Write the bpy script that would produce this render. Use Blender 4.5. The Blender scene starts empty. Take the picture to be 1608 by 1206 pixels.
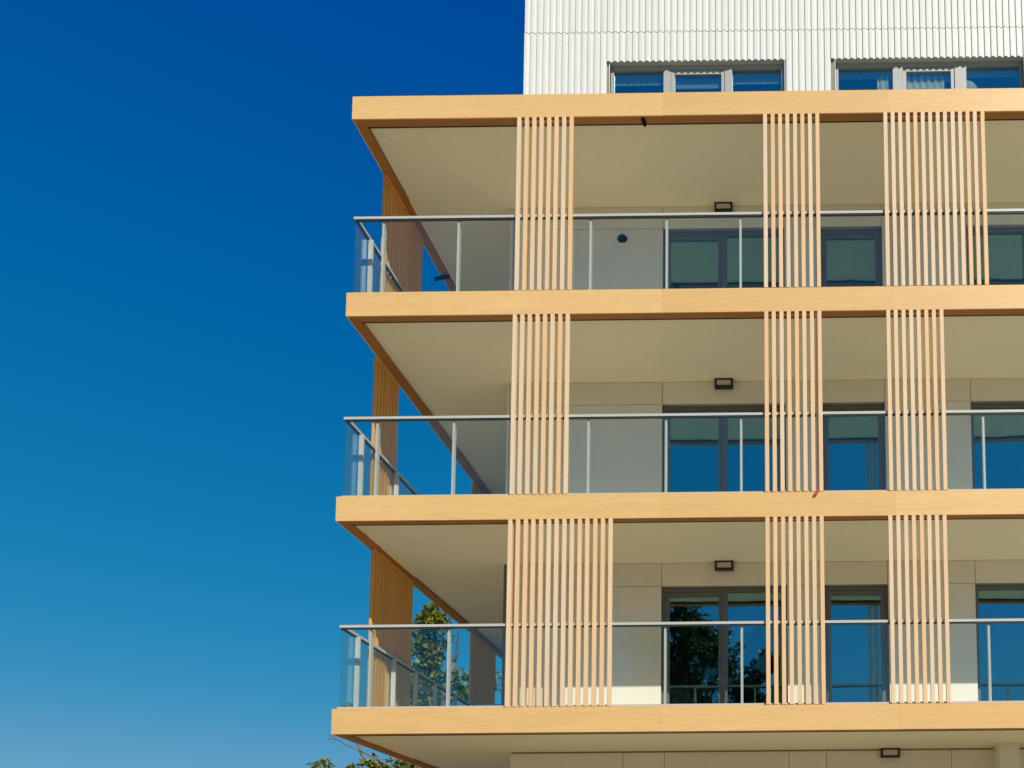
import bpy, math, random
import numpy as np
from mathutils import Vector, Matrix

rad = math.radians
S = bpy.context.scene
COL = S.collection

# ------------------------------------------------------------------ camera
cam = bpy.data.cameras.new('camera')
cam.sensor_fit = 'HORIZONTAL'; cam.sensor_width = 36.0
cam.lens = 32.795
cam.shift_x = -0.27477; cam.shift_y = 0.43154
cam.clip_start = 0.05; cam.clip_end = 2000
cam_o = bpy.data.objects.new('camera', cam); COL.objects.link(cam_o)
_yaw, _pit, _rol = -0.005412, 0.086419, -0.008129
_f = Vector((math.sin(_yaw)*math.cos(_pit), math.cos(_yaw)*math.cos(_pit), math.sin(_pit)))
_r0 = Vector((math.cos(_yaw), -math.sin(_yaw), 0)); _u0 = _r0.cross(_f)
_r = _r0*math.cos(_rol) + _u0*math.sin(_rol); _u = -_r0*math.sin(_rol) + _u0*math.cos(_rol)
M = Matrix.Identity(4)
for i in range(3):
    M[i][0], M[i][1], M[i][2] = _r[i], _u[i], -_f[i]
M.translation = Vector((5.92954, -11.67527, -2.55802))
cam_o.matrix_world = M
S.camera = cam_o

# ------------------------------------------------------------------ sky and sun
SUN_AZ, SUN_EL = 33.0, 42.0            # degrees right of the facade's normal, above the horizon
W = bpy.data.worlds.new('World'); S.world = W; W.use_nodes = True
nt = W.node_tree; bg = nt.nodes['Background']
sk = nt.nodes.new('ShaderNodeTexSky'); sk.sky_type = 'NISHITA'; sk.sun_disc = False
sk.sun_elevation = rad(SUN_EL); sk.sun_rotation = rad(180 - SUN_AZ)
sk.altitude = 0; sk.air_density = 1.0; sk.dust_density = 0.0; sk.ozone_density = 6.0
# polarised, saturated grading of the whole sky: red held back, blue compressed
def _m(op, a, b, clamp=False):
    n = nt.nodes.new('ShaderNodeMath'); n.operation = op
    nt.links.new(a, n.inputs[0]); n.inputs[1].default_value = b
    return n.outputs[0]
sp = nt.nodes.new('ShaderNodeSeparateColor'); cb = nt.nodes.new('ShaderNodeCombineColor')
nt.links.new(sk.outputs[0], sp.inputs[0])
_sm = nt.nodes.new('ShaderNodeMath'); _sm.operation = 'SMOOTH_MIN'; _sm.inputs[2].default_value = 0.6
nt.links.new(_m('MULTIPLY', _m('POWER', sp.outputs[0], 3.2), 0.032), _sm.inputs[0])
nt.links.new(_m('MULTIPLY', sp.outputs[0], 0.36), _sm.inputs[1])
nt.links.new(_m('MAXIMUM', _sm.outputs[0], 0.0), cb.inputs[0])
nt.links.new(_m('MULTIPLY', _m('POWER', _m('MAXIMUM', _m('SUBTRACT', sp.outputs[1], 0.85), 0.1), 0.542), 1.46), cb.inputs[1])
nt.links.new(_m('MULTIPLY', _m('POWER', sp.outputs[2], 0.42), 2.25), cb.inputs[2])
nt.links.new(cb.outputs[0], bg.inputs[0]); bg.inputs[1].default_value = 0.10

sun = bpy.data.lights.new('sun', 'SUN'); sun.energy = 4.9; sun.angle = rad(0.53); sun.color = (1.0, 0.94, 0.84)
sun_o = bpy.data.objects.new('sun', sun); COL.objects.link(sun_o)
_sd = Vector((math.sin(rad(SUN_AZ))*math.cos(rad(SUN_EL)), -math.cos(rad(SUN_AZ))*math.cos(rad(SUN_EL)), math.sin(rad(SUN_EL))))
sun_o.rotation_euler = _sd.to_track_quat('Z', 'Y').to_euler(); sun_o.location = (20, -30, 30)
S.view_settings.view_transform = 'Standard'; S.view_settings.look = 'None'
S.view_settings.exposure = 0.0; S.view_settings.gamma = 1.0; S.view_settings.use_curve_mapping = False

# ------------------------------------------------------------------ materials
def new_mat(name):
    m = bpy.data.materials.new(name); m.use_nodes = True
    return m, m.node_tree, m.node_tree.nodes['Principled BSDF']

def noise_mat(name, base, vary=0.08, scale=(3, 3, 3), rough=0.6, bump=0.0, obj_vary=0.0, spec=0.3, detail=6, fine=None, fine_amt=0.05, fac_range=(0.3, 0.7)):
    m, t, b = new_mat(name)
    tc = t.nodes.new('ShaderNodeTexCoord'); mp = t.nodes.new('ShaderNodeMapping'); mp.inputs['Scale'].default_value = scale
    oi = t.nodes.new('ShaderNodeObjectInfo')
    ad = t.nodes.new('ShaderNodeVectorMath'); ad.operation = 'ADD'
    sc = t.nodes.new('ShaderNodeMath'); sc.operation = 'MULTIPLY'; sc.inputs[1].default_value = 37.0
    t.links.new(oi.outputs['Random'], sc.inputs[0])
    t.links.new(tc.outputs['Object'], ad.inputs[0]); t.links.new(sc.outputs[0], ad.inputs[1])
    t.links.new(ad.outputs[0], mp.inputs['Vector'])
    nz = t.nodes.new('ShaderNodeTexNoise'); nz.inputs['Scale'].default_value = 1.0; nz.inputs['Detail'].default_value = detail
    t.links.new(mp.outputs[0], nz.inputs['Vector'])
    rp = t.nodes.new('ShaderNodeMapRange'); rp.inputs['From Min'].default_value, rp.inputs['From Max'].default_value = fac_range
    rp.inputs['To Min'].default_value = 1 - vary; rp.inputs['To Max'].default_value = 1 + vary
    t.links.new(nz.outputs['Fac'], rp.inputs['Value'])
    val = rp.outputs[0]
    if fine:
        mp2 = t.nodes.new('ShaderNodeMapping'); mp2.inputs['Scale'].default_value = fine
        t.links.new(ad.outputs[0], mp2.inputs['Vector'])
        n2 = t.nodes.new('ShaderNodeTexNoise'); n2.inputs['Scale'].default_value = 1.0; n2.inputs['Detail'].default_value = 4
        t.links.new(mp2.outputs[0], n2.inputs['Vector'])
        r2 = t.nodes.new('ShaderNodeMapRange'); r2.inputs['From Min'].default_value = .35; r2.inputs['From Max'].default_value = .65
        r2.inputs['To Min'].default_value = 1 - fine_amt; r2.inputs['To Max'].default_value = 1 + fine_amt
        t.links.new(n2.outputs['Fac'], r2.inputs['Value'])
        mu = t.nodes.new('ShaderNodeMath'); mu.operation = 'MULTIPLY'
        t.links.new(val, mu.inputs[0]); t.links.new(r2.outputs[0], mu.inputs[1]); val = mu.outputs[0]
    if obj_vary:
        r3 = t.nodes.new('ShaderNodeMapRange'); r3.inputs['To Min'].default_value = 1 - obj_vary; r3.inputs['To Max'].default_value = 1 + obj_vary
        t.links.new(oi.outputs['Random'], r3.inputs['Value'])
        mu = t.nodes.new('ShaderNodeMath'); mu.operation = 'MULTIPLY'
        t.links.new(val, mu.inputs[0]); t.links.new(r3.outputs[0], mu.inputs[1]); val = mu.outputs[0]
    cm = t.nodes.new('ShaderNodeVectorMath'); cm.operation = 'SCALE'; cm.inputs[0].default_value = base
    t.links.new(val, cm.inputs['Scale'])
    t.links.new(cm.outputs[0], b.inputs['Base Color'])
    b.inputs['Roughness'].default_value = rough; b.inputs['Specular IOR Level'].default_value = spec
    if bump:
        bp = t.nodes.new('ShaderNodeBump'); bp.inputs['Strength'].default_value = bump; bp.inputs['Distance'].default_value = 0.01
        t.links.new(nz.outputs['Fac'], bp.inputs['Height']); t.links.new(bp.outputs[0], b.inputs['Normal'])
    m['cm'] = 1
    return m

def tint_by_random(m, a, bcol):
    """colour of each object between a and bcol by its random number"""
    t = m.node_tree
    cm = [n for n in t.nodes if n.type == 'VECT_MATH' and n.operation == 'SCALE'][0]
    oi = [n for n in t.nodes if n.type == 'OBJECT_INFO'][0]
    mx = t.nodes.new('ShaderNodeMix'); mx.data_type = 'RGBA'
    mx.inputs[6].default_value = (*a, 1); mx.inputs[7].default_value = (*bcol, 1)
    t.links.new(oi.outputs['Random'], mx.inputs[0]); t.links.new(mx.outputs[2], cm.inputs[0])

def glass_mat(name, tint, refl_tint, floor_fac, gain, rough=0.0, warp=0.0):
    """thin pane: see-through with tint, mirror reflection rising with angle"""
    m = bpy.data.materials.new(name); m.use_nodes = True; t = m.node_tree; t.nodes.clear()
    out = t.nodes.new('ShaderNodeOutputMaterial'); mx = t.nodes.new('ShaderNodeMixShader')
    tr = t.nodes.new('ShaderNodeBsdfTransparent'); tr.inputs[0].default_value = (*tint, 1)
    gl = t.nodes.new('ShaderNodeBsdfGlossy'); gl.inputs['Color'].default_value = (*refl_tint, 1); gl.inputs['Roughness'].default_value = rough
    fr = t.nodes.new('ShaderNodeFresnel'); fr.inputs['IOR'].default_value = 1.5
    mr = t.nodes.new('ShaderNodeMath'); mr.operation = 'MULTIPLY_ADD'; mr.inputs[1].default_value = gain; mr.inputs[2].default_value = floor_fac; mr.use_clamp = True
    # Fresnel of the back face of a solid pane is taken with the same outside IOR
    geo = t.nodes.new('ShaderNodeNewGeometry')
    iorm = t.nodes.new('ShaderNodeMapRange'); iorm.inputs['To Min'].default_value = 1.5; iorm.inputs['To Max'].default_value = 1/1.5
    t.links.new(geo.outputs['Backfacing'], iorm.inputs['Value']); t.links.new(iorm.outputs[0], fr.inputs['IOR'])
    if warp:      # panes are never quite flat
        tc = t.nodes.new('ShaderNodeTexCoord'); oi = t.nodes.new('ShaderNodeObjectInfo'); ad = t.nodes.new('ShaderNodeVectorMath'); ad.operation = 'ADD'
        mu = t.nodes.new('ShaderNodeMath'); mu.operation = 'MULTIPLY'; mu.inputs[1].default_value = 41.0
        nz = t.nodes.new('ShaderNodeTexNoise'); nz.inputs['Scale'].default_value = 1.6; nz.inputs['Detail'].default_value = 1.0
        bp = t.nodes.new('ShaderNodeBump'); bp.inputs['Strength'].default_value = 1.0; bp.inputs['Distance'].default_value = warp
        t.links.new(oi.outputs['Random'], mu.inputs[0]); t.links.new(tc.outputs['Object'], ad.inputs[0]); t.links.new(mu.outputs[0], ad.inputs[1])
        t.links.new(ad.outputs[0], nz.inputs['Vector']); t.links.new(nz.outputs['Fac'], bp.inputs['Height']); t.links.new(bp.outputs[0], gl.inputs['Normal'])
    t.links.new(fr.outputs[0], mr.inputs[0]); t.links.new(mr.outputs[0], mx.inputs[0])
    t.links.new(tr.outputs[0], mx.inputs[1]); t.links.new(gl.outputs[0], mx.inputs[2]); t.links.new(mx.outputs[0], out.inputs[0])
    return m

MAT = {}
MAT['fascia'] = noise_mat('oak_laminate', (0.72, 0.455, 0.18), 0.035, (0.7, 6, 9), 0.42, 0, 0.02, 0.35, fine=(5, 60, 95), fine_amt=0.055)
tint_by_random(MAT['fascia'], (0.70, 0.432, 0.162), (0.73, 0.462, 0.185))
MAT['slat'] = noise_mat('pale_timber', (0.70, 0.47, 0.24), 0.03, (8, 8, 0.6), 0.5, 0, 0.0, 0.3, fine=(60, 60, 2), fine_amt=0.05)
tint_by_random(MAT['slat'], (0.76, 0.475, 0.23), (0.73, 0.55, 0.365))
MAT['slat_shade_tone'] = noise_mat('shade_toned_timber', (0.75, 0.36, 0.085), 0.04, (8, 8, 0.6), 0.55, 0, 0.06, 0.25)  # same timber as the pale slats, deepened to orange to imitate shade
MAT['underside'] = noise_mat('shade_browned_board', (0.40, 0.17, 0.05), 0.06, (0.7, 6, 9), 0.55, 0, 0.03, 0.3)  # fascia wood darkened to brown, shade put into its colour
MAT['bounce_cut'] = noise_mat('bounce_cut_dark', (0.07, 0.068, 0.062), 0.15, (2, 2, 2), 0.9)  # low albedo for the added sheet on the terrace
MAT['soffit'] = noise_mat('painted_soffit', (0.84, 0.785, 0.61), 0.018, (0.5, 0.5, 0.5), 0.75, 0, 0.012, 0.2, fine=(9, 9, 9), fine_amt=0.012)
MAT['wall'] = noise_mat('cream_panel', (0.81, 0.768, 0.665), 0.02, (0.8, 0.8, 0.8), 0.6, 0, 0.015, 0.25, fine=(4, 4, 1), fine_amt=0.015)
MAT['core'] = noise_mat('backing_board', (0.30, 0.26, 0.19), 0.05, (1, 1, 1), 0.8)
MAT['concrete'] = noise_mat('pale_concrete', (0.78, 0.70, 0.545), 0.08, (1.5, 1.5, 1.5), 0.8, 0.1)
MAT['white'] = noise_mat('white_cladding', (0.73, 0.72, 0.66), 0.025, (1, 1, 0.5), 0.45, 0, 0.02, 0.35, fine=(8, 8, 0.8), fine_amt=0.015)
MAT['alu'] = noise_mat('light_aluminium', (0.50, 0.49, 0.445), 0.02, (3, 3, 3), 0.38, 0, 0.0, 0.5)
MAT['dark_metal'] = noise_mat('dark_gasket', (0.03, 0.035, 0.035), 0.1, (5, 5, 5), 0.5)
MAT['frame'] = noise_mat('grey_window_frame', (0.135, 0.132, 0.128), 0.04, (5, 5, 5), 0.38, 0, 0.0, 0.5)
MAT['frame_light'] = noise_mat('mid_grey_frame', (0.42, 0.40, 0.37), 0.03, (5, 5, 5), 0.42, 0, 0.0, 0.5)
MAT['room'] = noise_mat('room_paint', (0.10, 0.10, 0.10), 0.05, (1, 1, 1), 0.8)
MAT['black'] = noise_mat('black_plastic', (0.010, 0.010, 0.010), 0.1, (5, 5, 5), 0.8, 0, 0, 0.15)
MAT['lamp_body'] = noise_mat('bronze_lamp_body', (0.028, 0.02, 0.018), 0.1, (5, 5, 5), 0.45)
MAT['diffuser'] = noise_mat('opal_diffuser', (0.56, 0.54, 0.50), 0.03, (5, 5, 5), 0.35)
MAT['rail_glass'] = glass_mat('railing_glass', (0.958, 0.986, 0.974), (0.84, 1.0, 0.92), 0.012, 1.0)
MAT['win_glass'] = glass_mat('window_glass', (0.92, 0.955, 0.94), (0.47, 0.83, 0.98), 0.27, 0.9, warp=0.0028)
MAT['curtain'] = noise_mat('pale_curtain', (0.85, 0.84, 0.60), 0.05, (20, 20, 1), 0.8)
MAT['blind'] = noise_mat('grey_green_blind', (0.36, 0.44, 0.38), 0.05, (2, 2, 30), 0.8)
MAT['globe'] = noise_mat('paper_globe', (0.78, 0.76, 0.55), 0.05, (5, 5, 5), 0.7)
MAT['red'] = noise_mat('red_ribbon', (0.42, 0.085, 0.03), 0.15, (20, 20, 20), 0.6)
MAT['rust'] = noise_mat('brown_strip', (0.16, 0.065, 0.025), 0.15, (20, 20, 3), 0.6)
MAT['bark'] = noise_mat('bark', (0.17, 0.135, 0.10), 0.35, (9, 9, 3), 0.9, 0.4)
MAT['dead_bark'] = noise_mat('dark_bark', (0.10, 0.085, 0.07), 0.45, (9, 9, 2), 0.9, 0.4)
MAT['ground'] = noise_mat('pale_paving', (0.285, 0.222, 0.12), 0.12, (0.25, 0.25, 0.25), 0.85, 0, 0, 0.2, fine=(3, 3, 3), fine_amt=0.08)

def leaf_mat(name, a, b):
    m, t, p = new_mat(name)
    at = t.nodes.new('ShaderNodeAttribute'); at.attribute_name = 'leaf_rand'
    mx = t.nodes.new('ShaderNodeMix'); mx.data_type = 'RGBA'
    mx.inputs[6].default_value = (*a, 1); mx.inputs[7].default_value = (*b, 1)
    t.links.new(at.outputs['Fac'], mx.inputs[0]); t.links.new(mx.outputs[2], p.inputs['Base Color'])
    p.inputs['Roughness'].default_value = 0.5; p.inputs['Specular IOR Level'].default_value = 0.35
    tl = t.nodes.new('ShaderNodeBsdfTranslucent'); t.links.new(mx.outputs[2], tl.inputs[0])
    ms = t.nodes.new('ShaderNodeMixShader'); ms.inputs[0].default_value = 0.3
    out = t.nodes['Material Output']
    t.links.new(p.outputs[0], ms.inputs[1]); t.links.new(tl.outputs[0], ms.inputs[2]); t.links.new(ms.outputs[0], out.inputs[0])
    return m
MAT['leaf'] = leaf_mat('leaf_green', (0.05, 0.085, 0.013), (0.33, 0.335, 0.04))
MAT['leaf_dark'] = leaf_mat('leaf_dark_green', (0.035, 0.065, 0.012), (0.09, 0.12, 0.025))

# ------------------------------------------------------------------ mesh helpers
WORLD = {}
def link(name, me, parent=None, loc=(0, 0, 0), rot=(0, 0, 0)):
    o = bpy.data.objects.new(name, me); COL.objects.link(o)
    loc = Vector(loc); WORLD[o.name] = loc.copy()
    if parent is not None:
        o.parent = parent; o.location = loc - WORLD[parent.name]
    else:
        o.location = loc
    o.rotation_euler = rot
    return o

def empty(name, loc):
    return link(name, None, None, loc)

def tag(o, label=None, cat=None, group=None, kind=None):
    if label: o['label'] = label
    if cat: o['category'] = cat
    if group: o['group'] = group
    if kind: o['kind'] = kind
    return o

def mesh(name, verts, faces, m, smooth=False):
    me = bpy.data.meshes.new(name); me.from_pydata([tuple(v) for v in verts], [], faces)
    if isinstance(m, str): m = MAT[m]
    me.materials.append(m)
    if smooth: me.polygons.foreach_set('use_smooth', [True]*len(me.polygons))
    me.update()
    return me

BF = [(0, 3, 2, 1), (4, 5, 6, 7), (0, 1, 5, 4), (1, 2, 6, 5), (2, 3, 7, 6), (3, 0, 4, 7)]
class MB:
    def __init__(s): s.v = []; s.f = []
    def add(s, v, f):
        n = len(s.v); s.v += [tuple(q) for q in v]; s.f += [tuple(i+n for i in q) for q in f]; return s
    def box(s, x0, x1, y0, y1, z0, z1):
        return s.add([(x0, y0, z0), (x1, y0, z0), (x1, y1, z0), (x0, y1, z0), (x0, y0, z1), (x1, y0, z1), (x1, y1, z1), (x0, y1, z1)], BF)
    def prism_x(s, prof, x0, x1, m0=0.0, m1=0.0):
        """profile [(y,z)] swept along x; ends mitred: x = x0 + m0*y"""
        n = len(prof)
        v = [(x0 + m0*y, y, z) for y, z in prof] + [(x1 + m1*y, y, z) for y, z in prof]
        f = [tuple(range(n)), tuple(range(2*n-1, n-1, -1))]
        f += [(i, i+n, (i+1) % n + n, (i+1) % n) for i in range(n)]
        return s.add(v, f)
    def prism_z(s, prof, z0, z1):
        n = len(prof)
        v = [(x, y, z0) for x, y in prof] + [(x, y, z1) for x, y in prof]
        f = [tuple(range(n-1, -1, -1)), tuple(range(n, 2*n))]
        f += [(i, (i+1) % n, (i+1) % n + n, i+n) for i in range(n)]
        return s.add(v, f)
    def tube(s, pts, rads, n=8, cap=True):
        base = len(s.v); pts = [Vector(p) for p in pts]
        for k, p in enumerate(pts):
            d = (pts[min(k+1, len(pts)-1)] - pts[max(k-1, 0)]).normalized()
            a = d.cross(Vector((0.31, 0.83, 0.47))).normalized(); b = d.cross(a)
            for i in range(n):
                t = 2*math.pi*i/n
                s.v.append(tuple(p + (a*math.cos(t) + b*math.sin(t))*rads[k]))
        for k in range(len(pts)-1):
            for i in range(n):
                j = (i+1) % n
                s.f.append((base+k*n+i, base+k*n+j, base+(k+1)*n+j, base+(k+1)*n+i))
        if cap:
            s.f.append(tuple(base+i for i in range(n-1, -1, -1))); e = base+(len(pts)-1)*n
            s.f.append(tuple(e+i for i in range(n)))
        return s
    def build(s, name, m, parent=None, loc=(0, 0, 0), rot=(0, 0, 0), smooth=False, local=False):
        """verts given in world coordinates unless local; loc becomes the origin"""
        if not local:
            l = Vector(loc); s.v = [(a-l.x, b-l.y, c-l.z) for a, b, c in s.v]
        return link(name, mesh(name, s.v, s.f, m, smooth), parent, loc, rot)

# ------------------------------------------------------------------ dimensions (metres)
GZ = -4.2
H = 2.8
FH, SO = 0.327, 0.293          # fascia height, soffit below the slab top
D = 1.689                      # front wall plane
XW = 1.62                      # left wall plane of the building
XR = 13.0                      # building goes on past the frame
YB = 9.0
YP, XP = 1.80, 1.735          # front and left planes of the set-back top storey
XL = [0.0, -0.04, 0.0, -0.01]  # left end of each fascia

# ------------------------------------------------------------------ ground
g = MB(); g.add([(-400, -400, GZ), (400, -400, GZ), (400, 400, GZ), (-400, 400, GZ)], [(0, 1, 2, 3)])
tag(g.build('ground', 'ground'), kind='structure')

# ------------------------------------------------------------------ the building
B = empty('apartment_building', (6.0, 4.5, GZ))
tag(B, 'apartment block with oak-coloured balcony fascias, slatted screens, glass railings and white ribbed top storey', 'building')

# --- slabs, fascia panels, soffit panels
RET = 0.138                    # width of the fascia's underside
SIDE_END = 8.6
for k in range(4):
    zt = H*k; xl = XL[k]; zb = zt-FH; zs = zt-SO
    c = MB().box(xl+RET+.01, XR, RET+.01, YB, zs+.016, zt-.03)
    slab = c.build('balcony_slab', 'concrete', B, (6, 4.5, zt))
    # fascia: oak face boards, an underside board browned to imitate shade and a dark strip behind it
    th = 0.018
    ret = RET
    G = .0005
    joints = [xl, 1.12, 4.19, 7.22, 10.25, XR]
    for a, b in zip(joints[:-1], joints[1:]):
        first = a == xl
        x0 = a if first else a+G
        rj = random.Random(k*17+int(a*10))
        prof = [(0, -FH), (th, -FH), (th, 0), (0, 0)]
        MB().prism_x(prof, 0, b-G-x0, 1.0 if first else 0).build('fascia_panel', 'fascia', slab, (x0, rj.uniform(-.001, .001), zt+rj.uniform(-.0015, .0015)), local=True)
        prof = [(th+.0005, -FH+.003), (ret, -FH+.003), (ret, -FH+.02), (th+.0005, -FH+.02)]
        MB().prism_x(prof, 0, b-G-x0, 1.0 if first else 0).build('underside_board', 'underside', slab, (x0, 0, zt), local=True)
    yj = [0, 3.05, 6.1, SIDE_END]
    def side_run(prof, y0, L, m0, nm, m):
        n = len(prof); q = MB()
        v = [(yy+.0005, m0*yy, zz) for yy, zz in prof] + [(yy+.0005, L, zz) for yy, zz in prof]
        f = [tuple(range(n-1, -1, -1)), tuple(range(n, 2*n))] + [(i, (i+1) % n, (i+1) % n + n, i+n) for i in range(n)]
        q.add(v, f)
        q.v = [(y, -x, z) for x, y, z in q.v]      # grain follows the length
        q.build(nm, m, slab, (xl, y0, zt), (0, 0, math.pi/2), local=True)
    for a, b in zip(yj[:-1], yj[1:]):
        first = a == 0
        y0 = a if first else a+G
        side_run([(0, -FH), (th, -FH), (th, 0), (0, 0)], y0, b-G-y0, 1.0 if first else 0.0, 'fascia_panel', 'fascia')
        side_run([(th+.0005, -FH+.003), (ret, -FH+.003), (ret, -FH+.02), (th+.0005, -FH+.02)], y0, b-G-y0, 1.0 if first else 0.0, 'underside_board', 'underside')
    dp = MB().prism_x([(ret+.0005, -FH-.001), (ret+.018, -FH-.001), (ret+.018, -FH+.03), (ret+.0005, -FH+.03)], xl, XR, 1.0)
    dp.v = [(x_, y_, z_+zt) for x_, y_, z_ in dp.v]
    dp.build('edge_strip', 'dark_metal', slab, (xl, ret, zt))
    side_run([(ret+.0005, -FH+.006), (ret+.012, -FH+.006), (ret+.012, -FH+.03), (ret+.0005, -FH+.03)], 0, SIDE_END, 1.0, 'edge_strip', 'underside')
    if k == 3:
        MB().box(xl+.03, XR, .03, YP-.02, zt-.0295, zt-.012).build('bounce_cut_sheet', 'bounce_cut', slab, (6, 1, zt))  # unseen dark sheet, added to cut bounce light onto the top windows
    # dark strip behind the fascia's underside, then soffit boards with a mitre at the corner
    e = ret+.0185
    gapf = .0009
    zs0, zs1 = zs, zs+.014
    def board(pts, nm='soffit_panel'):
        MB().prism_z(pts, zs0, zs1).build(nm, 'soffit', slab, (pts[0][0], pts[0][1], zs0))
    cx, cy = xl+e, e
    wx, wy = XW+.4, D+.42          # beyond the wall faces
    # mitre line from (cx,cy) to (XW,D)
    mx, my = XW-cx, D-cy
    t2 = 1.22
    px, py = cx+mx*t2, cy+my*t2
    fj = [None, 4.19, 7.27, 10.25, XR]
    board([(cx+gapf*2, cy), (7.27-gapf, cy), (7.27-gapf, py), (px+gapf*2, py)])
    for a, b in zip(fj[2:-1], fj[3:]):
        board([(a+gapf, cy), (b-gapf, cy), (b-gapf, py), (a+gapf, py)])
    # edge trim strip along the side, then the side boards
    tw = .085
    board([(cx, cy+gapf), (cx+tw, cy+gapf+tw*my/mx), (cx+tw, SIDE_END), (cx, SIDE_END)], 'soffit_trim')
    q0 = (cx+tw+gapf, cy+gapf*2+(tw+gapf)*my/mx)
    board([q0, (px, py+gapf), (px, 4.6), (cx+tw+gapf, 4.6)])
    board([(cx+tw+gapf, 4.6+gapf*2), (px, 4.6+gapf*2), (px, SIDE_END), (cx+tw+gapf, SIDE_END)])
    # rivets along the face
    r = MB(); ri = random.Random(k)
    x = xl+.3
    while x < 12.5:
        for zz in (zt-.022, zt-FH+.022):
            pts = [(.0035*math.cos(t*math.pi/3), .0035*math.sin(t*math.pi/3)) for t in range(6)]
            r.add([(x+a, -.0042, zz+b) for a, b in pts] + [(x+a, .004, zz+b) for a, b in pts],
                  [tuple(range(6)), *[(i, i+6, (i+1) % 6+6, (i+1) % 6) for i in range(6)]])
        x += .61
    tag(r.build('rivets', 'core', slab, (6, 0, zt)), kind='stuff')

# --- walls of each storey with their panels
W1 = (3.945, 5.79); W2 = (6.341, 7.275); W3 = (8.56, 10.40)
HEAD = 2.156
J = .004
def panel(wall, x0, x1, z0, z1, y=D, th=.014, m='wall'):
    MB().box(x0+J, x1-J, y, y+th, z0+J, z1-J).build('wall_panel', m, wall, (x0, y, z0))
def side_panel(wall, y0, y1, z0, z1, x=XW, th=.014):
    MB().box(x, x+th, y0+J, y1-J, z0+J, z1-J).build('wall_panel', 'wall', wall, (x, y0, z0))

for k in range(3):
    z0 = H*k-.028; z1 = H*(k+1)-SO-.001; zh = H*k+HEAD
    c = MB()
    yc0, yc1 = D+.0145, D+.30
    opens = [W1, W2, W3]
    xs = [XW+.0145] + [v for w in opens for v in w] + [XR]
    for a, b in zip(xs[0::2], xs[1::2]):
        c.box(a+.0005, b-.0005, yc0, yc1, z0, zh)
    c.box(XW+.0145, XR, yc0, yc1, zh+.0005, z1)
    c.box(XW+.0145, XW+.3, yc1+.0005, YB-.01, z0, z1)      # left side core
    wall = c.build('wall', 'core', B, (6, D, z0))
    c = MB(); c.box(XW+.301, XR, 6.2, 6.4, z0, z1)          # the rooms' back, partition, floor and ceiling
    c.box(6.0, 6.12, yc1+.0005, 6.1995, z0, z1)
    c.box(XW+.301, XR, yc1+.001, 6.199, z0-.0015+.003, z0+.012); c.box(XW+.301, XR, yc1+.001, 6.199, z1-.02, z1-.002)
    c.build('room', 'room', B, (6, 4, z0))
    zz = zh
    for a, b in ((XW+.03, W1[0]), W1, (W1[1], W2[0]), (W2[0], W2[1]), (W2[1], W3[0]), (W3[0], XR)):
        pass
    for a, b in ((XW+.032, 3.945), (3.945, 7.272), (7.272, 8.562), (8.562, XR)):
        panel(wall, a, b, zz, z1)
    for a, b in ((XW+.032, 3.945), (W1[1], W2[0]), (W2[1], W3[0]), (W3[1], XR)):
        panel(wall, a, b, z0, zz)
    ys = [D+.03, 2.9, 5.0, 7.0, YB]
    for a, b in zip(ys[:-1], ys[1:]):
        side_panel(wall, a, b, z0, z1)
    MB().prism_z([(XW-.004, D-.004), (XW+.03, D-.004), (XW+.03, D+.0145), (XW+.0145, D+.0145), (XW+.0145, D+.03), (XW-.004, D+.03)], z0, z1)  .build('corner_trim', 'frame' if k == 0 else 'wall', wall, (XW, D, z0))

# ground floor
z0, z1 = GZ, -SO-.001
c = MB().box(1.775, XR, D+.0145, YB-.01, z0, z1)
wall = c.build('wall', 'core', B, (6, D, z0))
gx = [1.76, 3.395, 3.995, 5.802, 6.345, 8.153, 9.96, XR]
for a, b in zip(gx[:-1], gx[1:]):
    panel(wall, a, b, -1.35, z1-.02); panel(wall, a, b, z0, -1.35)
for a, b in zip([D+.02, 3.2, 5, 7], [3.2, 5, 7, YB]):
    side_panel(wall, a, b, -1.35, z1-.02, 1.76); side_panel(wall, a, b, z0, -1.35, 1.76)
MB().prism_z([(8.765, 1.29), (9.04, 1.29), (9.04, D-.001), (8.765, D-.001)], GZ, -SO-.001).build('column', 'wall', B, (8.9, 1.45, GZ))

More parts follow.
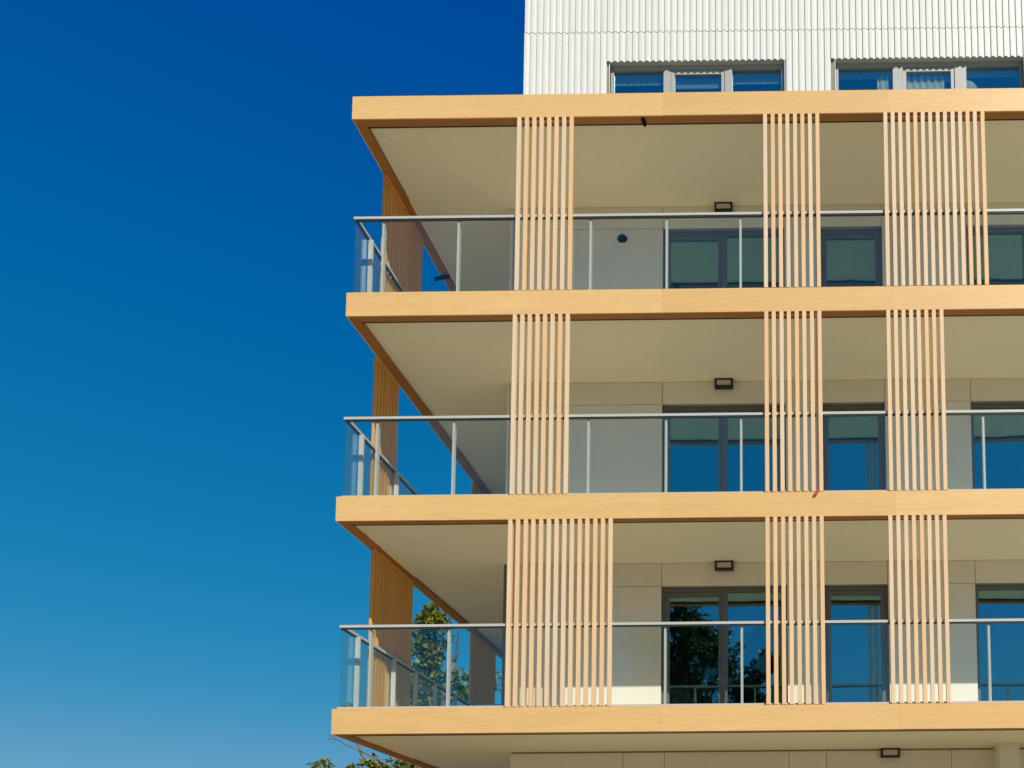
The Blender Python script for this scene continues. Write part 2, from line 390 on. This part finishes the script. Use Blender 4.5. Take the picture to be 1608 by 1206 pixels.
# --- windows
def window(x0, x1, z0, z1, y, cells, mullions, fr=.05, head=.065, m='frame', top_blind=None):
    """outer frame with mullions; cells = (xa, xb, sash?)"""
    d = .07
    f = MB()
    f.box(x0, x0+fr, y, y+d, z0, z1); f.box(x1-fr, x1, y, y+d, z0, z1)
    f.box(x0+fr, x1-fr, y, y+d, z1-head, z1); f.box(x0+fr, x1-fr, y, y+d, z0, z0+.05)
    for a, b in mullions: f.box(a, b, y-.006, y+d, z0+.05, z1-head)
    w = f.build('window', m, B, ((x0+x1)/2, y, z0))
    for a, b, sash in cells:
        za, zb = z0+.05, z1-head
        if sash:
            s = MB(); t = .058; ys = y+.012
            s.box(a+.004, a+t, ys, ys+.05, za+.004, zb-.004); s.box(b-t, b-.004, ys, ys+.05, za+.004, zb-.004)
            s.box(a+t, b-t, ys, ys+.05, zb-t-.006, zb-.004); s.box(a+t, b-t, ys, ys+.05, za+.004, za+t)
            s.build('sash', m, w, ((a+b)/2, ys, za))
            gs = MB()
            for q0, q1, h0, h1 in ((a, a+.004, za, zb), (b-.004, b, za, zb), (a+.004, b-.004, zb-.004, zb)):
                gs.box(q0, q1, ys+.03, ys+.045, h0, h1)
            gs.build('gasket', 'dark_metal', w, ((a+b)/2, ys, za))
            a, b, za, zb = a+t, b-t, za+t, zb-t-.006
        MB().box(a-.003, b+.003, y+.036, y+.044, za-.003, zb+.003).build('pane', 'win_glass', w, ((a+b)/2, y+.04, za))
        if top_blind:
            MB().box(a, b, y+.10, y+.104, zb-top_blind, zb+.02).build('blind', 'blind', w, ((a+b)/2, y+.1, zb))
    return w
YF = D+.065
for k in range(3):
    zb, zh = H*k-.02, H*k+HEAD
    window(*W1, zb, zh, YF, [(3.995, 4.835, True), (4.912, 5.74, False)], [(4.835, 4.912)])
    window(*W2, zb, zh, YF, [(6.381, 7.235, True)], [], fr=.04)
    window(*W3, zb, zh, YF, [(8.61, 9.44, False), (9.52, 10.35, True)], [(9.44, 9.52)])

# --- railings
RZ = 1.105
def railing(k, xl):
    zt = H*k
    h = MB()
    x0 = xl+.04
    # hollow-looking handrail (front run, side run, return run across the side balcony)
    h.box(x0, XR, .042, .092, zt+RZ-.034, zt+RZ)
    h.box(x0, x0+.05, .0925, 4.83, zt+RZ-.034, zt+RZ)
    h.box(x0+.0505, XW-.004, 4.78, 4.83, zt+RZ-.034, zt+RZ)
    h.box(x0+.004, XR, .046, .085, zt-.028, zt+.034)
    h.box(x0+.004, x0+.043, .0855, 4.83, zt-.028, zt+.034)
    h.box(x0+.0435, XW-.004, 4.787, 4.826, zt-.028, zt+.034)
    rl = h.build('balcony_railing', 'alu', B, (x0, .07, zt))
    gs = MB()
    gs.box(x0+.01, XR, .050, .080, zt+RZ-.052, zt+RZ-.0345)
    gs.box(x0+.01, x0+.04, .0805, 4.82, zt+RZ-.052, zt+RZ-.0345)
    gs.build('gasket', 'dark_metal', rl, (x0, .07, zt+RZ))
    fx = [.43, 1.44, 2.195, 3.215, 4.235, 5.222, 6.245, 7.27, 8.40, 9.4, 10.4, 11.4, 12.4]
    pw = .030
    def post(x0_, x1_, y0_, y1_):
        # blade post with a chamfered top
        q = MB(); za, zb = zt+.034, zt+RZ-.052
        q.box(x0_, x1_, y0_, y1_, za, zb)
        q.build('post', 'alu', rl, ((x0_+x1_)/2, (y0_+y1_)/2, za))
    for x in fx: post(x-pw/2, x+pw/2, .074, .134)
    sy = [.42, 1.52, 2.29, 3.06, 3.92, 4.70]
    for y in sy: post(x0+.034, x0+.094, y-pw/2, y+pw/2)
    for x in (.75, XW-.05): post(x-pw/2, x+pw/2, 4.80, 4.85)
    gz0, gz1 = zt+.02, zt+RZ-.04
    ed = [x0+.004] + fx + [XR]
    for i, (a, b) in enumerate(zip(ed[:-1], ed[1:])):
        yy = .058
        MB().box(a+(.0 if i == 0 else .006), b-.006, yy, yy+.010, gz0, gz1).build('glass_pane', 'rail_glass', rl, ((a+b)/2, yy, gz0))
    ed = [.069, .95] + sy[1:]
    for a, b in zip(ed[:-1], ed[1:]):
        MB().box(x0+.016, x0+.026, a+.006, b-.006, gz0, gz1).build('glass_pane', 'rail_glass', rl, (x0+.02, (a+b)/2, gz0))
    MB().box(x0+.06, XW-.03, 4.80, 4.81, gz0, gz1).build('glass_pane', 'rail_glass', rl, (.8, 4.8, gz0))
    return rl
for k in range(3):
    railing(k, XL[k])

# --- slatted screens
SW, SD, SP = .0535, .040, .1002
def slat_mesh(nm, w, d, h, m):
    b = .003
    prof = [(b, 0), (w-b, 0), (w, b), (w, d), (0, d), (0, b)]
    q = MB().prism_z(prof, 0, h); return mesh(nm, q.v, q.f, m)
def screen(k, x0, n, deep_first=0.0, label=None):
    za, zb = H*k+.006, H*(k+1)-FH+.0-.003
    # fixing bars behind the slats, hidden behind fascia and at the top
    q = MB(); x1 = x0+(n-1)*SP+SW
    q.box(x0+.005, x1-.005, SD+.0005, SD+.02, zb-.02+.0, zb+.004)
    scr = q.build('slat_screen', 'slat_shade_tone', B, (x0, 0, za))
    if label: scr['label'] = label
    me = slat_mesh('slat', SW, SD, zb-za, 'slat')
    rr = random.Random(int(x0*100)+k)
    for i in range(n):
        m_ = me
        if i == 0 and deep_first:
            m_ = slat_mesh('slat', SW, deep_first, zb-za, 'slat')
        o = link('slat', m_, scr, (x0+i*SP+rr.uniform(-.0015, .0015), -.003+rr.uniform(-.001, .001), za))
        o.rotation_euler = (0, rr.uniform(-.0006, .0006), 0)
    return scr
screen(2, 2.226, 8, .045); screen(1, 2.212, 8, .07); screen(0, 2.203, 14, .15)
for k in range(3): screen(k, 5.536, 8)
screen(2, 7.152, 14); screen(1, 7.144, 8); screen(0, 7.126, 8)

def side_screen(k, y0, n):
    za, zb = H*k+.006, H*(k+1)-FH-.003; x0 = XL[k]-.002
    q = MB(); y1 = y0+(n-1)*SP+SW
    q.box(x0+.0325, x0+.05, y0+.005, y1-.005, zb-.02, zb+.004)
    scr = q.build('slat_screen', 'slat_shade_tone', B, (x0, y0, za))
    w, d = SW, .032; b = .003
    m = MB().prism_z([(0, b), (b, 0), (d, 0), (d, w), (b, w), (0, w-b)], 0, zb-za); me = mesh('slat', m.v, m.f, 'slat_shade_tone')
    for i in range(n):
        link('slat', me, scr, (x0, y0+i*SP, za))
side_screen(0, .93, 14); side_screen(1, .915, 8); side_screen(2, .93, 14); side_screen(0, 4.854, 14); side_screen(1, 4.854, 14)

# --- white ribbed top storey
PZ0, PZ1 = H*3-.028, 12.4
WA = (3.085, 5.815); WB = (6.609, 9.55); WC = (10.4, 12.2)
PH = 10.622
RD = .021                       # rib depth
c = MB()
yc = YP+RD+.006
xs = [XP+RD] + [v for w in (WA, WB, WC) for v in w] + [XR]
for a, b in zip(xs[0::2], xs[1::2]): c.box(a+.0005, b-.0005, yc, yc+.25, PZ0, PH)
c.box(XP+RD, XR, yc, yc+.25, PH+.0005, PZ1)
c.box(XP+RD, XP+.3, yc+.2505, YB-.01, PZ0, PZ1)
c.box(XP+RD, XR, yc+.2505, YB-.01, PZ1+.001, PZ1+.2)
pw_ = c.build('penthouse_wall', 'core', B, (6, YP, PZ0))
c = MB().box(XP+.301, XR, 6.2, 6.4, PZ0, PZ1); c.box(XP+.301, XR, yc+.251, 6.199, PZ0+.001, PZ0+.012); c.box(XP+.301, XR, yc+.251, 6.199, PZ1-.9, PZ1-.88)
c.build('room', 'room', B, (6, 4, PZ0))
SEAM = 11.14
def rib_mesh(h, foot=0.0):
    # trapezoid rib: broad face, splayed flanks, shallow valley to its right
    prof = [(0, RD), (.008, 0), (.052, 0), (.060, RD), (.10, RD), (.10, RD+.005), (0, RD+.005)]
    q = MB().prism_z(prof, 0, h); return mesh('cladding_rib', q.v, q.f, 'white')
cache = {}
def rib(x, za, zb, y=0.0, side=False):
    key = round(zb-za, 3)
    if key not in cache: cache[key] = rib_mesh(zb-za)
    if side:
        o = link('cladding_rib', cache[key], pw_, (XP+y, x, za), (0, 0, -math.pi/2))
    else:
        o = link('cladding_rib', cache[key], pw_, (x, YP+y, za))
x = XP+.002
while x < 11.9:
    xm = x+.05
    inwin = any(a-.03 < xm < b+.03 for a, b in (WA, WB, WC))
    rib(x, SEAM-.004, PZ1, .0)
    rib(x, PH if inwin else PZ0, SEAM-.028, -.012)
    x += .1
y = YP+.10
while y < 4.2:
    rib(y+.1, SEAM-.004, PZ1, .0, True); rib(y+.1, PZ0, SEAM-.028, -.012, True); y += .1
YWF = YP+.088
for (a, b), blinds in ((WA, .16), (WB, .10), (WC, .16)):
    # reveal lining of folded sheet
    q = MB(); t = .012
    y0, y1 = YP+RD-.006, YWF
    q.box(a-.012, a-.0005, y0, y1, PZ0+.001, PH-.0005); q.box(b+.0005, b+.012, y0, y1, PZ0+.001, PH-.0005)
    q.box(a-.012, b+.012, y0, y1, PH, PH+.010)
    q.build('reveal', 'white', pw_, (a, YP, PH))
    w_ = b-a
    if (a, b) == WA: m1, m2 = (3.915, 4.03), (4.88, 4.995)
    elif (a, b) == WB: m1, m2 = (7.51, 7.665), (8.48, 8.66)
    else: m1, m2 = (a+w_/3-.06, a+w_/3+.06), (a+2*w_/3-.06, a+2*w_/3+.06)
    window(a, b, PZ0+.01, PH-.001, YWF, [(a+.05, m1[0], False), (m1[1], m2[0], True), (m2[1], b-.05, False)], [m1, m2], head=.07, m='frame_light', top_blind=blinds)

# --- small fittings of the building
v = MB(); vx, vz, vy = 3.33, 7.60, D
v.box(vx-.095, vx+.095, vy-.012, vy-.0005, vz-.095, vz+.095)
vent = v.build('vent_cowl', 'wall', B, (vx, vy, vz))
v = MB(); nu, nv = 16, 6; r1, r2 = .080, .070
def shell(r):
    o_ = []
    for j in range(nv+1):
        t_ = math.pi/2*j/nv                      # from the wall outwards over the top
        for i in range(nu+1):
            p_ = math.pi*i/nu
            o_.append((vx+r*math.cos(p_), vy-.0125-r*math.sin(p_)*math.sin(t_)*.9, vz-.035+r*math.sin(p_)*math.cos(t_)))
    return o_
vo, vi = shell(r1), shell(r2); m_ = nu+1; N_ = len(vo)
fo = [(j*m_+i, j*m_+i+1, (j+1)*m_+i+1, (j+1)*m_+i) for j in range(nv) for i in range(nu)]
fi = [tuple(reversed([q_+N_ for q_ in f_])) for f_ in fo]
rim = [(nv*m_+i, nv*m_+i+1, N_+nv*m_+i+1, N_+nv*m_+i) for i in range(nu)]
v.add(vo+vi, fo+fi+rim)
v.add([(vx+.068*math.cos(2*math.pi*i/20), vy-.0128, vz-.035+.045*math.sin(2*math.pi*i/20)) for i in range(20)], [tuple(range(20))])
v.build('hood', 'black', vent, (vx, vy-.04, vz))

MB().tube([(3.908, .04, 8.068), (3.915, .09, 8.062), (3.922, .145, 8.054)], [.026, .026, .022], 12).build('drain_spout', 'black', B, (3.915, .045, 8.073), smooth=False)
MB().tube([(.13, 3.13, 8.055), (-.03, 3.15, 8.045), (-.12, 3.16, 8.03)], [.035, .032, .032], 12).build('drain_spout', 'black', B, (.05, 3.13, 8.05))

# ------------------------------------------------------------------ wall lamps (on the wall, things of their own)
def lamp(x, z, label):
    y1 = D-.0005
    e = empty('wall_lamp', (x, D, z)); tag(e, label, 'lamp', 'rectangular bulkhead lamps on the cream wall')
    w, h, d, t = .272, .13, .085, .025
    q = MB()
    q.box(x-w/2, x+w/2, y1-.03, y1, z-h/2, z+h/2)
    q.box(x-w/2, x+w/2, y1-d, y1-.0305, z+h/2-t, z+h/2); q.box(x-w/2, x+w/2, y1-d, y1-.0305, z-h/2, z-h/2+t)
    q.box(x-w/2, x-w/2+t, y1-d, y1-.0305, z-h/2+t, z+h/2-t); q.box(x+w/2-t, x+w/2, y1-d, y1-.0305, z-h/2+t, z+h/2-t)
    q.build('housing', 'lamp_body', e, (x, D, z))
    q = MB().prism_z([(x-w/2+t, y1-d+.014), (x-w/2+t+.02, y1-d+.004), (x+w/2-t-.02, y1-d+.004), (x+w/2-t, y1-d+.014), (x+w/2-t, y1-.031), (x-w/2+t, y1-.031)], z-h/2+t+.0005, z+h/2-t-.0005)
    q.build('diffuser', 'diffuser', e, (x, D-.05, z))
lamp(4.872, H*3-SO-.066, 'dark framed rectangular wall lamp of the top balcony, just above its railing')
lamp(4.872, H*2-SO-.066, 'dark framed rectangular wall lamp of the middle balcony, above the sliding door')
lamp(4.872, H*1-SO-.066, 'dark framed rectangular wall lamp of the lowest railed balcony, over the tree reflections')
lamp(7.262, -SO-.066, 'dark framed rectangular wall lamp under the bottom fascia, near the column')

# ------------------------------------------------------------------ things behind the right-hand top window
def curtain(x0, x1, label):
    q = MB(); y = YWF+.10; n = max(6, int((x1-x0)/.035)); z0, z1 = 8.5, 10.50
    vs = []
    for i in range(n+1):
        xx = x0+(x1-x0)*i/n; yy = y+.012*math.sin(i*2.1)
        vs += [(xx, yy, z0), (xx, yy, z1), (xx, yy+.004, z1), (xx, yy+.004, z0)]
    f = []
    for i in range(n):
        a, b = 4*i, 4*i+4
        f += [(a, b, b+1, a+1), (a+1, b+1, b+2, a+2), (a+2, b+2, b+3, a+3), (a+3, b+3, b, a)]
    f += [(0, 1, 2, 3), (4*n+3, 4*n+2, 4*n+1, 4*n)]
    q.add(vs, f); tag(q.build('curtain', 'curtain', None, ((x0+x1)/2, y, z0)), label, 'curtain')
curtain(7.275, 7.465, 'narrow pale green curtain behind the first pane of the right-hand top-storey window')
curtain(7.68, 8.33, 'broad pale green curtain behind the middle pane of the right-hand top-storey window')
def globe(c, r, label):
    q = MB(); nu, nv = 24, 12; vs = [(0, 0, -r)]; f = []
    for j in range(1, nv):
        t = -math.pi/2+math.pi*j/nv
        for i in range(nu):
            p = 2*math.pi*i/nu; vs.append((r*math.cos(t)*math.cos(p), r*math.cos(t)*math.sin(p), r*math.sin(t)))
    vs.append((0, 0, r)); top = len(vs)-1
    for i in range(nu):
        f.append((0, 1+(i+1) % nu, 1+i)); f.append((top, 1+(nv-2)*nu+i, 1+(nv-2)*nu+(i+1) % nu))
        for j in range(nv-2):
            a = 1+j*nu; f.append((a+i, a+(i+1) % nu, a+nu+(i+1) % nu, a+nu+i))
    e = empty('floor_lamp', (c[0], c[1], PZ0)); tag(e, label, 'lamp')
    link('lamp_shade', mesh('lamp_shade', vs, f, 'globe', True), e, c)
    MB().tube([(c[0], c[1], PZ0+.02), (c[0], c[1], c[2]-r+.01)], [.012, .012], 8).build('stem', 'black', e, (c[0], c[1], PZ0))
    MB().tube([(c[0], c[1], PZ0), (c[0], c[1], PZ0+.02)], [.13, .13], 20).build('foot', 'black', e, (c[0], c[1], PZ0))
globe((8.70, 2.16, 10.30), .20, 'pale round globe lamp behind the last pane of the right-hand top-storey window')

# ribbon caught at the foot of a slat
q = MB(); x0 = 6.207
vs = []; pts = [(x0+.022, 2.845), (x0+.012, 2.812), (x0-.012, 2.775), (x0-.03, 2.745)]
for i, (a, z) in enumerate(pts):
    w = .025 if i else .008
    yy = -.012-.004*i
    vs += [(a-w, yy, z-.004), (a+w, yy-.004, z+.006), (a+w, yy-.001, z+.006), (a-w, yy+.003, z-.004)]
f = []
for i in range(len(pts)-1):
    a, b = 4*i, 4*i+4
    f += [(a, a+1, b+1, b), (a+1, a+2, b+2, b+1), (a+2, a+3, b+3, b+2), (a+3, a, b, b+3)]
f += [(3, 2, 1, 0), (12, 13, 14, 15)]
q.add(vs, f); rb = empty('ribbon', (x0, 0, 2.8)); tag(rb, 'red-brown ribbon hanging from a slat foot over the middle fascia', 'ribbon')
q.build('tail', 'red', rb, (x0, 0, 2.8))
MB().box(x0+.004, x0+.026, .002, .006, 2.83, 5.26).build('strip', 'rust', rb, (x0, 0, 2.83))

# ------------------------------------------------------------------ trees
def leaves_mesh(name, centers, normals_out, size, rng, m, droop=.35):
    """one bent leaf (two quads) per centre"""
    n = len(centers)
    d = normals_out + rng.normal(0, .55, (n, 3)); d[:, 2] -= droop; d /= np.linalg.norm(d, axis=1)[:, None]
    s = np.cross(d, rng.normal(0, .5, (n, 3)) + np.array([0, 0, 1.0])); s /= np.linalg.norm(s, axis=1)[:, None]
    up = np.cross(s, d)
    L = size*rng.uniform(.65, 1.25, (n, 1)); Wd = L*rng.uniform(.30, .42, (n, 1))
    p0 = centers; pm = centers + d*L*.5 + up*L*.10; p1 = centers + d*L - up*L*.06
    a = pm + s*Wd + up*L*.08; b = pm - s*Wd + up*L*.08
    v = np.stack([p0, a, p1, b, pm], 1).reshape(-1, 3)
    i = np.arange(n)*5
    f = np.stack([np.stack([i, i+1, i+4], 1), np.stack([i+1, i+2, i+4], 1), np.stack([i+2, i+3, i+4], 1), np.stack([i+3, i, i+4], 1)], 1).reshape(-1, 3)
    me = bpy.data.meshes.new(name)
    me.vertices.add(len(v)); me.vertices.foreach_set('co', v.ravel())
    me.loops.add(f.size); me.loops.foreach_set('vertex_index', f.ravel())
    me.polygons.add(len(f)); me.polygons.foreach_set('loop_start', np.arange(0, f.size, 3)); me.polygons.foreach_set('loop_total', np.full(len(f), 3))
    at = me.attributes.new('leaf_rand', 'FLOAT', 'POINT'); at.data.foreach_set('value', np.repeat(np.clip(rng.beta(1.6, 1.6, n), 0, 1), 5))
    me.materials.append(MAT[m]); me.update(); me.validate()
    return me

def clump_leaves(cl, per, rng):
    """cl: (x,y,z,r) rows -> leaf bases and outward directions"""
    cs, ds = [], []
    for x, y, z, r in cl:
        k = max(4, int(per*r*r/.04)); k = min(k, per*3)
        d = rng.normal(0, 1, (k, 3)); d /= np.linalg.norm(d, axis=1)[:, None]
        q = d*(r*rng.uniform(.25, 1, (k, 1))**.6)*np.array([1, 1, .8])
        cs.append(np.array([x, y, z])+q); ds.append(d)
    return np.concatenate(cs), np.concatenate(ds)

def limb(q, pts, r0, r1, n=7):
    k = len(pts); q.tube(pts, [r0+(r1-r0)*i/(k-1) for i in range(k)], n)

# the tree beyond the left balcony: a leafy leader, lower leaders and a bare limb
rng = np.random.default_rng(4)
def TP(p):                       # leader coordinates (drawn at 1:1.46) to the tree's place
    return (-6.70+1.46*(p[0]+2.75), 20+1.46*(p[1]-10), max(GZ, 1.18+1.46*p[2]))
def limb_t(q, pts, r0, r1, n=7): limb(q, [TP(p) for p in pts], r0*1.46, r1*1.46, n)
T = empty('leafy_tree', (-6.7, 20, GZ))
tag(T, 'yellow-green leafy tree with a bare limb, rising behind the lowest left balcony', 'tree')
q = MB()
limb_t(q, [(-2.75, 10, GZ), (-2.72, 10, -2), (-2.78, 10, 0), (-2.80, 10, 2.2), (-2.72, 10, 3.6), (-2.66, 10, 4.75)], .17, .018)
limb_t(q, [(-2.74, 10, -1.6), (-3.5, 9.9, -.2), (-4.3, 9.8, 1.1), (-4.72, 9.8, 2.3)], .07, .012)
limb_t(q, [(-2.74, 10, -2.2), (-3.9, 9.7, -.9), (-4.8, 9.6, .3), (-5.1, 9.6, 1.0)], .06, .01)
limb_t(q, [(-2.76, 10, -.6), (-3.3, 9.8, .1), (-4.0, 9.7, 1.0)], .05, .012)
limb_t(q, [(-2.78, 10, .9), (-2.45, 9.9, 1.7), (-2.2, 9.8, 2.35), (-1.9, 9.8, 2.75)], .05, .01)
limb_t(q, [(-2.79, 10, 1.2), (-2.62, 9.8, 1.9), (-2.75, 9.75, 2.5)], .055, .03)
q.build('trunk', 'bark', T, (-6.7, 20, GZ), smooth=True)
q = MB()
limb_t(q, [(-2.76, 10, .1), (-2.95, 9.5, .36), (-3.2, 9.2, .60), (-3.6, 9.1, .84), (-4.0, 9.1, 1.04), (-4.35, 9.1, 1.19), (-4.69, 9.1, 1.40)], .028, .013, 6)
for p, e in (((-4.0, 9.1, 1.03), (-4.03, 9.1, 1.11)), ((-4.55, 9.1, 1.30), (-4.74, 9.1, 1.30)), ((-3.3, 9.2, .65), (-3.24, 9.2, .73)), ((-4.3, 9.1, 1.16), (-4.32, 9.1, 1.23))):
    limb_t(q, [p, e], .012, .006, 5)
q.build('bare_limb', 'bark', T, (-6.7, 20, 1.3), smooth=True)
cl = []
for i in range(135):                    # main leader
    z = rng.uniform(.3, 4.62); t = (4.75-z)/4.4
    r = .14+.27*min(1, t*7)*(.75+.25*math.sin(z*5.1))
    a = rng.uniform(0, 2*math.pi); rr = r*math.sqrt(rng.uniform(.05, 1))
    cx_ = -2.70-.42*min(1, t*1.2)
    cl.append((cx_+rr*math.cos(a), 10+rr*math.sin(a), z, rng.uniform(.10, .20)))
for c_, n_, s_ in (((-4.5, 9.8, 2.08), 4, .07), ((-5.0, 9.6, .66), 5, .07), ((-4.45, 9.7, .64), 3, .05), ((-4.0, 9.7, .84), 6, .10), ((-3.6, 9.8, .55), 8, .15),
                  ((-3.2, 9.9, .62), 8, .16), ((-4.6, 9.7, -.4), 22, .25), ((-3.6, 9.9, -.5), 40, .5), ((-2.0, 9.8, 2.5), 5, .09), ((-1.85, 9.8, 2.65), 4, .08),
                  ((-1.25, 9.9, 2.75), 4, .07), ((-2.2, 9.8, 2.95), 4, .07), ((-3.35, 10, 2.9), 12, .16), ((-3.2, 10, 2.2), 14, .25), ((-2.5, 10, -1), 60, 1.0)):
    for i in range(n_):
        o = rng.normal(0, s_, 3); cl.append((c_[0]+o[0], c_[1]+o[1], c_[2]+o[2]*.8, rng.uniform(.09, .18)))
cl = [(*TP(c_), c_[3]*1.46) for c_ in cl]
cs, ds = clump_leaves(cl, 25, rng)
link('crown', leaves_mesh('crown', cs-np.array([-6.7, 20, GZ]), ds, .205, rng, 'leaf'), T, (-6.7, 20, GZ))

# bare dead stem beside it
T = empty('dead_stem', (-6.4, 19.56, GZ)); tag(T, 'bare dark broken stem of a dead young tree seen beside the left railing post', 'tree')
q = MB()
limb_t(q, [(-2.55, 9.7, GZ), (-2.5, 9.7, 0), (-2.42, 9.7, 1.8), (-2.33, 9.7, 2.45), (-2.2, 9.7, 2.95), (-2.12, 9.7, 3.2)], .085, .045)
q.build('trunk', 'bark', T, (-6.4, 19.56, GZ), smooth=True)
q = MB()
limb_t(q, [(-2.13, 9.7, 3.17), (-2.08, 9.7, 3.4), (-2.06, 9.7, 3.7), (-2.04, 9.7, 4.15), (-2.05, 9.7, 4.5)], .042, .010, 6)
for p, e in (((-2.1, 9.7, 3.3), (-1.98, 9.7, 3.5)), ((-2.07, 9.7, 3.6), (-2.17, 9.7, 3.78)), ((-2.05, 9.7, 4.0), (-1.97, 9.7, 4.12)), ((-2.15, 9.7, 3.15), (-2.2, 9.7, 3.45))):
    limb_t(q, [p, e], .014, .006, 5)
q.build('limb', 'dead_bark', T, (-5.8, 19.56, 5.8), smooth=True)

# two trees across the open ground, which the glass doors mirror
def broad_tree(base, ztop, rx, label, seed, nclump, zlow):
    rng = np.random.default_rng(seed); bx, by = base
    T = empty('broad_tree', (bx, by, GZ)); tag(T, label, 'tree', 'trees mirrored in the glass doors')
    q = MB(); hmid = GZ+(ztop-GZ)*.45
    limb(q, [(bx, by, GZ), (bx+.1, by, hmid*.5+GZ*.5), (bx, by, hmid), (bx+.15, by, ztop-1.2)], .28, .05, 9)
    ends = []
    for i in range(16):
        a = i*2.4; zz = rng.uniform(hmid-1.5, ztop-1.5); rr = rx*rng.uniform(.5, .9)
        e = (bx+rr*math.cos(a), by+rr*math.sin(a), zz+rr*.7); ends.append(e)
        limb(q, [(bx, by, zz-.6), ((bx+e[0])/2, (by+e[1])/2, zz+rr*.2), e], .07, .015, 6)
    q.build('trunk', 'bark', T, (bx, by, GZ), smooth=True)
    cl = []
    cz = (ztop+zlow)/2; hz = (ztop-zlow)/2
    while len(cl) < nclump:
        d = rng.normal(0, 1, 3); d /= np.linalg.norm(d); u = rng.uniform(.25, 1)**.45
        p = np.array([bx+d[0]*rx*u, by+d[1]*rx*u, cz+d[2]*hz*u])
        if math.sin(p[0]*2.3+seed)+math.sin(p[2]*2.1+p[1]*1.3) < -.95: continue
        cl.append((*p, rng.uniform(.22, .5)))
    cs, ds = clump_leaves(cl, 30, rng)
    link('crown', leaves_mesh('crown', cs-np.array([bx, by, GZ]), ds, .2, rng, 'leaf_dark'), T, (bx, by, GZ))
broad_tree((1.9, -20.2), 9.6, 2.0, 'tall tree mirrored in the left pane of the lowest railed glass door', 11, 330, -.5)
broad_tree((4.9, -20.5), 7.4, 1.5, 'lower tree mirrored in the right pane of the lowest railed glass door', 12, 220, -.5)
